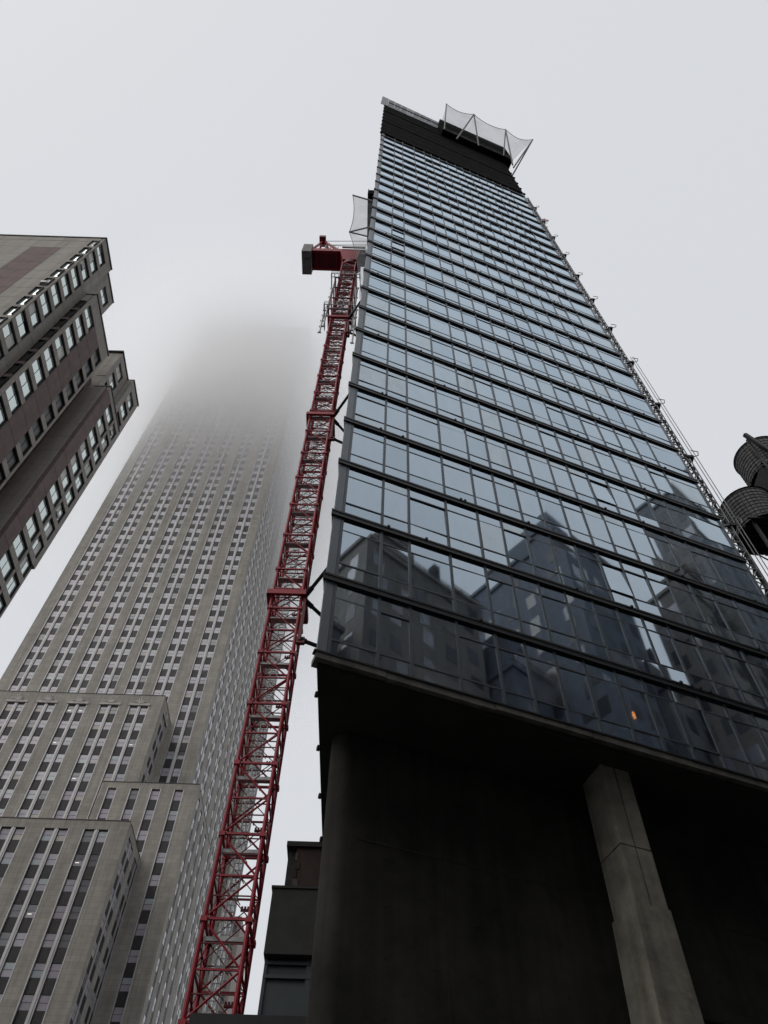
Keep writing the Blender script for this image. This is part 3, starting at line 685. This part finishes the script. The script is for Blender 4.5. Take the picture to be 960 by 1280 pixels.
column((-45.9, 25.8), 0, [(0, 4.0, 'solid', BC), (7.5, 10.2, 'solid', BC), (10.2, 11.0, 'glass', BC)], tA, 2.9)
column((-45.9, 25.8), 0, [(4.0, 7.5, 'solid', BC)], tA[:1], 2.9); column((-45.9, 25.8), 0, [(4.0, 7.5, 'solid', RC)], tA[1:], 2.9)
column((-50.0, 25.8), 0, [(0, 1.4, 'glass', BC), (1.4, 4.1, 'solid', BC)], tA, 2.9)
cast(-50.0, 25.8, 95.9, 15.0, 1.6, 0, BC); cast(-34.6, 25.8, 95.95, 3.8, 1.5, R90, BC)
column((-35.1, 29.6), R90, [(0, 1.5, 'solid', BC), (1.5, 3.6, 'glass', BC), (3.6, 4.2, 'solid', BC)], tA[:4], 2.9); cast(-35.1, 29.6, 95.95, 4.2, 1.5, R90, BC)
tB = [83.97-2.93*i for i in range(22)]
column((-33.4, 29.65), R90, [(0, .3, 'solid', BC), (.3, 2.75, 'glass', BC), (2.75, 5.3, 'solid', RC), (5.3, 7.0, 'dark', BC), (7.0, 7.3, 'solid', BC)], tB, 2.93)
column((-35.1, 29.65), 0, [(0, .35, 'solid', RC), (.35, 1.25, 'dark', RC)], tB, 2.93)
cast(-33.4, 29.65, 85.92, 7.3, 2.35, R90, BC); cast(-35.1, 29.65, 85.92, 1.26, 2.35, 0, BC)
tC = [83.45-2.92*i for i in range(26)]
column((-33.0, 40.06), R90, [(0, 1.72, 'solid', RC), (1.72, 3.95, 'glass', BC), (3.95, 4.3, 'solid', BC), (4.3, 5.9, 'glass', BC)], tC, 2.92)
column((-36.0, 40.06), 0, [(0, 2.55, 'solid', BC)], tC, 2.92); cast(-33.0, 40.06, 85.37, 5.9, .95, R90, BC); cast(-36.0, 40.06, 85.37, 2.55, .95, 0, BC)
column((-34.9, 40.48), R90, [(0, .7, 'solid', BC), (.7, 2.8, 'glass', BC), (2.8, 3.8, 'solid', BC)], tA[:4], 2.9); cast(-34.9, 40.48, 95.95, 3.8, 1.5, R90, BC)
column((-36.0, 40.44), 0, [(0, 1.09, 'solid', BC)], [94.03, 91.13], 2.9)
column((-34.1, 44.3), R90, [(0, .9, 'solid', BC), (.9, 3.0, 'glass', BC), (3.0, 3.8, 'solid', BC)], tA[:12], 2.9); cast(-34.1, 44.3, 95.95, 3.8, 1.5, R90, BC)

# ------------------------------------------------------------------ smaller neighbours
def building(name, label, x0, x1, y0, y1, h, wall, nx=4, front=True, side='w', fl=3.6, wm='pane_night'):
    t = Thing(name, label, 'building', ((x0+x1)/2, (y0+y1)/2, 0))
    t.add('wall', B(x0, x1, y0, y1, 0, h, wall)); r = MB(); r.box(x0-.25, x1+.25, y0-.25, y1+.25, h, h+.5, wall); t.add('cornice', r)
    t.add('roof_bulkhead', B(x0+.3*(x1-x0), x0+.65*(x1-x0), y0+.3*(y1-y0), y0+.7*(y1-y0), h+.5, h+3.4, wall))
    ph = random.uniform(3.5, 6.5); t.add('penthouse', B(x0+.12*(x1-x0), x0+random.uniform(.4, .6)*(x1-x0), y1-.3*(y1-y0)-1, y1-1.2, h+.5, h+ph, wall))
    for q in range(3):
        a = x0+random.uniform(.1, .8)*(x1-x0); c = y0+random.uniform(.6, .9)*(y1-y0); hh = random.uniform(1.5, 4.5)
        pb = MB(); pb.box(a, a+random.uniform(.6, 2.2), c, c+random.uniform(.6, 1.6), h+.5, h+.5+hh, 'dark_render'); t.add('roof_vent', pb)
    pb = MB(); xx = x0+.5
    while xx < x1: pb.bar((xx, y1-.3, h+.5), (xx, y1-.3, h+1.7), .07, 'black_steel'); xx += 1.6
    pb.bar((x0+.5, y1-.3, h+1.7), (x1-.3, y1-.3, h+1.7), .07, 'black_steel'); t.add('roof_railing', pb)
    wb = MB(); n = int(h/fl)
    for i in range(1, n):
        z = i*fl+.4
        for j in range(nx):
            a = x0+(j+.5)*(x1-x0)/nx; wb.box(a-.65, a+.65, y1-.02, y1+.03, z, z+1.9, random.choice((wm, wm, 'pane_dim', 'pane_lavender')))
        m_ = max(2, int((y1-y0)/3.2))
        for j in range(m_):
            a = y0+(j+.5)*(y1-y0)/m_; wb.box(x0-.03, x0+.02, a-.6, a+.6, z, z+1.9, random.choice((wm, wm, 'pane_dim', 'pane_lavender')))
    t.add('window_grid', wb, kind='stuff'); return t
building('street_building', 'tan masonry block across the street, reflected in the lower glass', 16.5, 31, -24, -6, 61.5, 'tan_wall', 5)
building('street_building', 'grey low block across the street beside the tan masonry block', -4, 15.8, -26, -8, 49, 'grey_wall', 6)
building('street_building', 'slate narrow block across the street, filling between the tan block and its tall neighbour', 31.6, 36.6, -22, -3, 53.5, 'slate_wall', 2)
building('street_building', 'slate tall block across the street with a peaked corner', 37.2, 47.2, -18, 2, 74.5, 'slate_wall', 4)
building('street_building', 'grey short block across the street beyond the slate tall block', 47.6, 56, -14, 3, 56, 'grey_wall', 3)
building('street_building', 'tan set-back block across the street beside the tallest grey one', 51.6, 58.6, 3.3, 7.6, 73, 'tan_wall', 3)
building('street_building', 'tallest grey block across the street at the far end', 59.2, 84, 4.6, 9.8, 97.5, 'grey_wall', 7)
building('street_building', 'long grey block farther along the same side as the tallest one', 84.6, 125, 7, 26, 108, 'slate_wall', 9)
building('street_building', 'grey block standing behind the viewpoint on the brown tower side', -60, -20, -40, -12, 45, 'grey_wall', 8)
# pink block glimpsed behind the crane
PB = Thing('pink_office_block', 'pale pink office block glimpsed through the foot of the crane', 'building', (-42, 215, 0))
PB.add('wall', B(-52, -36, 215, 235, 0, 118, 'pink_wall'))
wb = MB()
for i in range(32):
    for j in range(4): wb.box(-51+j*4, -49+j*4, 214.95, 215.02, 2+i*3.6, 3.9+i*3.6, 'pane_dim')
PB.add('window_grid', wb, kind='stuff')
# dark neighbour beside the tower base
NB = Thing('dark_neighbour_house', 'dark brick and render house squeezed behind the base of the glass tower', 'building', (-3, 36, 0))
p = aty(362, 1053, 40); q = aty(399, 1053, 40); zt = p.z
NB.add('brick_wall', B(p.x+.45, -1.9, 40, 46, 0, zt-.15, 'dark_brick')); NB.add('render_flank', B(p.x, p.x+.45, 40.2, 46, 0, zt-.3, 'dark_render'))
NB.add('roof_coping', B(p.x-.12, -1.9, 39.85, 46.1, zt-.3, zt, 'dark_render'))
for i in range(14): NB.add('quoin', B(p.x+.42, p.x+.58+.14*(i % 2), 39.96, 40, zt-1.1-i*.5, zt-.65-i*.5, 'dark_brick' if i % 3 else 'grey_brick'))
p = aty(341, 1110, 31); zt2 = p.z; p2 = aty(336, 1192, 31)
SB = Thing('black_plant_box', 'black rooftop plant box on a dark blue metal wall beside the tower base', 'plant room', (-3, 31, 0))
SB.add('upper_box', B(p.x, -1.95, 31, 36, p2.z, zt2, 'dark_render'))
SB.add('box_coping', B(p.x-.05, -1.93, 30.95, 36, zt2, zt2+.1, 'dark_render'))
x2 = p.x+.05; SB.add('lower_wall', B(x2, -2.15, 31.4, 36, 0, p2.z, 'dark_blue_metal'))
for a, bb in ((x2, x2+.12), (-2.45, -2.2)): SB.add('frame_post', B(a, bb, 31.3, 31.4, 0, p2.z-.02, 'dark_blue_metal'))
for z in (p2.z-.75, p2.z-.25, p2.z-4.5): SB.add('frame_rail', B(x2, -2.2, 31.28, 31.38, z, z+.12, 'dark_blue_metal'))
SB.add('downpipe', B(-2.12, -1.95, 31.0, 31.25, 0, p2.z+.2, 'grey_wall'))
p = aty(243, 1268, 26); q = aty(386, 1275, 26)
AN = Thing('site_gantry', 'black flat-topped site gantry in front of the crane foot', 'gantry', ((p.x+q.x)/2, 26, 0))
AN.add('roof_deck', B(p.x, q.x, 26, 30, p.z-.9, p.z-.12, 'dark_render')); AN.add('roof_lip', B(p.x-.1, q.x+.05, 25.9, 26, p.z-.6, p.z, 'black_steel'))
for x in (p.x+.15, (p.x+q.x)/2, q.x-.3):
    for y in (26.2, 29.6): AN.add('gantry_post', B(x, x+.18, y, y+.18, 0, p.z-.9, 'black_steel'))

# ------------------------------------------------------------------ rooftop water tanks, right
RB = Thing('dark_loft_building', 'dark loft building carrying rooftop water tanks, seen past the tower corner', 'building', (44, 44, 0))
RB.add('wall', B(32.5, 58, 37, 52, 0, 52, 'dark_render')); RB.add('cornice', B(32.2, 58, 36.7, 52, 52, 52.6, 'dark_render'))
wb = MB()
for i in range(13):
    for j in range(5): wb.box(34+j*4, 35.6+j*4, 36.95, 37.02, 3+i*3.7, 5.2+i*3.7, 'window_glass')
RB.add('window_grid', wb, kind='stuff')
def tank(cx_, cy_, z0, r_, h, label, zbase):
    t = Thing('water_tank', label, 'water tank', (cx_, cy_, zbase), group='rooftop water tanks')
    n = 36
    for j in range(n):
        a0 = 2*math.pi*j/n+.012; a1 = 2*math.pi*(j+1)/n-.012; st = MB()
        st.hexa([(cx_+math.cos(a)*rr_, cy_+math.sin(a)*rr_, z) for z in (z0, z0+h) for a, rr_ in ((a0, r_-.07), (a0, r_), (a1, r_), (a1, r_-.07))], 'timber_tank')
        t.add('stave', st)
    for q in range(9):
        hb = MB(); z = z0+.25+q*(h-.5)/8; k_ = 24
        for j in range(k_): a0 = 2*math.pi*j/k_; a1 = 2*math.pi*(j+1)/k_; hb.bar((cx_+math.cos(a0)*(r_+.03), cy_+math.sin(a0)*(r_+.03), z), (cx_+math.cos(a1)*(r_+.03), cy_+math.sin(a1)*(r_+.03), z), .06, 'black_steel')
        t.add('hoop', hb)
    bt = MB(); bt.prism([(cx_+math.cos(2*math.pi*j/n)*(r_-.08), cy_+math.sin(2*math.pi*j/n)*(r_-.08)) for j in range(n)], z0+.1, z0+.25, 'dark_render'); t.add('tank_floor', bt)
    rf = MB(); k_ = rf.mid('timber_tank'); N = len(rf.v); rf.v += [(cx_+math.cos(2*math.pi*j/n)*(r_+.15), cy_+math.sin(2*math.pi*j/n)*(r_+.15), z0+h) for j in range(n)]+[(cx_, cy_, z0+h+1.3)]
    for j in range(n): rf.f.append((j, (j+1) % n, n)); rf.mi.append(k_)
    t.add('conical_roof', rf)
    for sx in (-1, 1):
        for sy in (-1, 1):
            lg = MB(); lg.bar((cx_+sx*r_*.62, cy_+sy*r_*.62, zbase), (cx_+sx*r_*.62, cy_+sy*r_*.62, z0+.1), .24, 'black_steel'); t.add('leg', lg)
    dk = MB()
    for q in range(5): dk.box(cx_-r_*.9, cx_+r_*.9, cy_-r_*.8+q*r_*.4-.09, cy_-r_*.8+q*r_*.4+.09, z0-.2, z0+.1, 'black_steel')
    t.add('dunnage_beams', dk)
    bc = MB()
    for sx, sy, ax in ((-1, 1, 0), (1, 1, 0), (-1, -1, 1), (-1, 1, 1)):
        a = r_*.62
        if ax == 0: bc.bar((cx_-a, cy_+sy*a*-1, zbase), (cx_+a, cy_+sy*a*-1, z0), .1, 'black_steel')
        else: bc.bar((cx_+sx*a, cy_-a, zbase), (cx_+sx*a, cy_+a, z0), .1, 'black_steel')
    t.add('cross_brace', bc)
tank(34.4, 40, 59.4, 2.35, 4.4, 'lower timber water tank at the edge of the dark loft roof', 52.6)
tank(39.9, 40.5, 70.0, 2.5, 4.6, 'upper timber water tank raised on tall steel legs above the loft roof', 52.6)
ST = Thing('steel_stand', 'black steel frame with long diagonal beams between the two water tanks', 'steel frame', (40, 40, 52.6))
e = MB(); e.bar((37.4, 37.6, 74.2), (44.5, 37.6, 54.6), .38, 'black_steel'); ST.add('diagonal_beam', e)
e = MB(); e.bar((37.6, 38.0, 52.6), (37.6, 38.0, 73.8), .2, 'black_steel'); ST.add('post', e)
e = MB(); e.bar((44.4, 38.0, 52.6), (44.4, 38.0, 72), .3, 'black_steel'); ST.add('post', e)
for z in (57, 62, 65.5): e = MB(); e.bar((37.6, 38, z), (46, 38, z), .22, 'black_steel'); ST.add('cross_beam', e)
e = MB(); e.box(37.4, 46, 38.6, 45, 63, 69.2, 'dark_render'); ST.add('pump_housing', e)

# ------------------------------------------------------------------ low cloud round the skyscraper
cb = MB(); cb.box(-230, 130, 55, 360, 118, 345, 'dark_render')
cme = bpy.data.meshes.new('low_cloud'); cme.from_pydata(cb.v, [], cb.f); cme.update()
M = bpy.data.materials.new('cloud_vapour'); M.use_nodes = True; n = M.node_tree.nodes; l = M.node_tree.links; n.clear()
out = n.new('ShaderNodeOutputMaterial'); pv = n.new('ShaderNodeVolumePrincipled'); pv.inputs['Color'].default_value = (1, 1, 1, 1); pv.inputs['Anisotropy'].default_value = .9
geo = n.new('ShaderNodeTexCoord'); sx = n.new('ShaderNodeSeparateXYZ'); l.new(geo.outputs['Object'], sx.inputs[0])
def mth(op, a, b_=None, c_=None):
    q = n.new('ShaderNodeMath'); q.operation = op
    for i, v in enumerate((a, b_, c_)):
        if v is None: continue
        if isinstance(v, (int, float)): q.inputs[i].default_value = v
        else: l.new(v, q.inputs[i])
    return q.outputs[0]
def mr(v, a, b_, c_, d_):
    q = n.new('ShaderNodeMapRange'); q.interpolation_type = 'SMOOTHSTEP'; l.new(v, q.inputs[0])
    for i, x in enumerate((a, b_, c_, d_)): q.inputs[i+1].default_value = x
    return q.outputs[0]
nz = n.new('ShaderNodeTexNoise'); nz.inputs['Scale'].default_value = .02; nz.inputs['Detail'].default_value = 5; l.new(geo.outputs['Object'], nz.inputs['Vector'])
zz = mth('ADD', sx.outputs[2], mth('MULTIPLY', mth('SUBTRACT', nz.outputs[0], .5), 75.))
dx = mth('DIVIDE', mth('ADD', sx.outputs[0], 56.), 88.); dy = mth('DIVIDE', mth('SUBTRACT', sx.outputs[1], 152.), 97.)
rad = mth('SQRT', mth('ADD', mth('MULTIPLY', dx, dx), mth('MULTIPLY', dy, dy)))
lat = mr(rad, .25, .92, 1., 0.); ver = mr(zz, 147., 250., 0., 1.); topf = mr(sx.outputs[2], 262., 344., 1., 0.)
den = mth('MULTIPLY', mth('MULTIPLY', mth('MULTIPLY', lat, ver), topf), .085)
l.new(den, pv.inputs['Density']); l.new(pv.outputs[0], out.inputs['Volume'])
cme.materials.append(M); put('low_cloud', cme, kind='stuff', label='soft grey low cloud swallowing the skyscraper top', category='cloud')
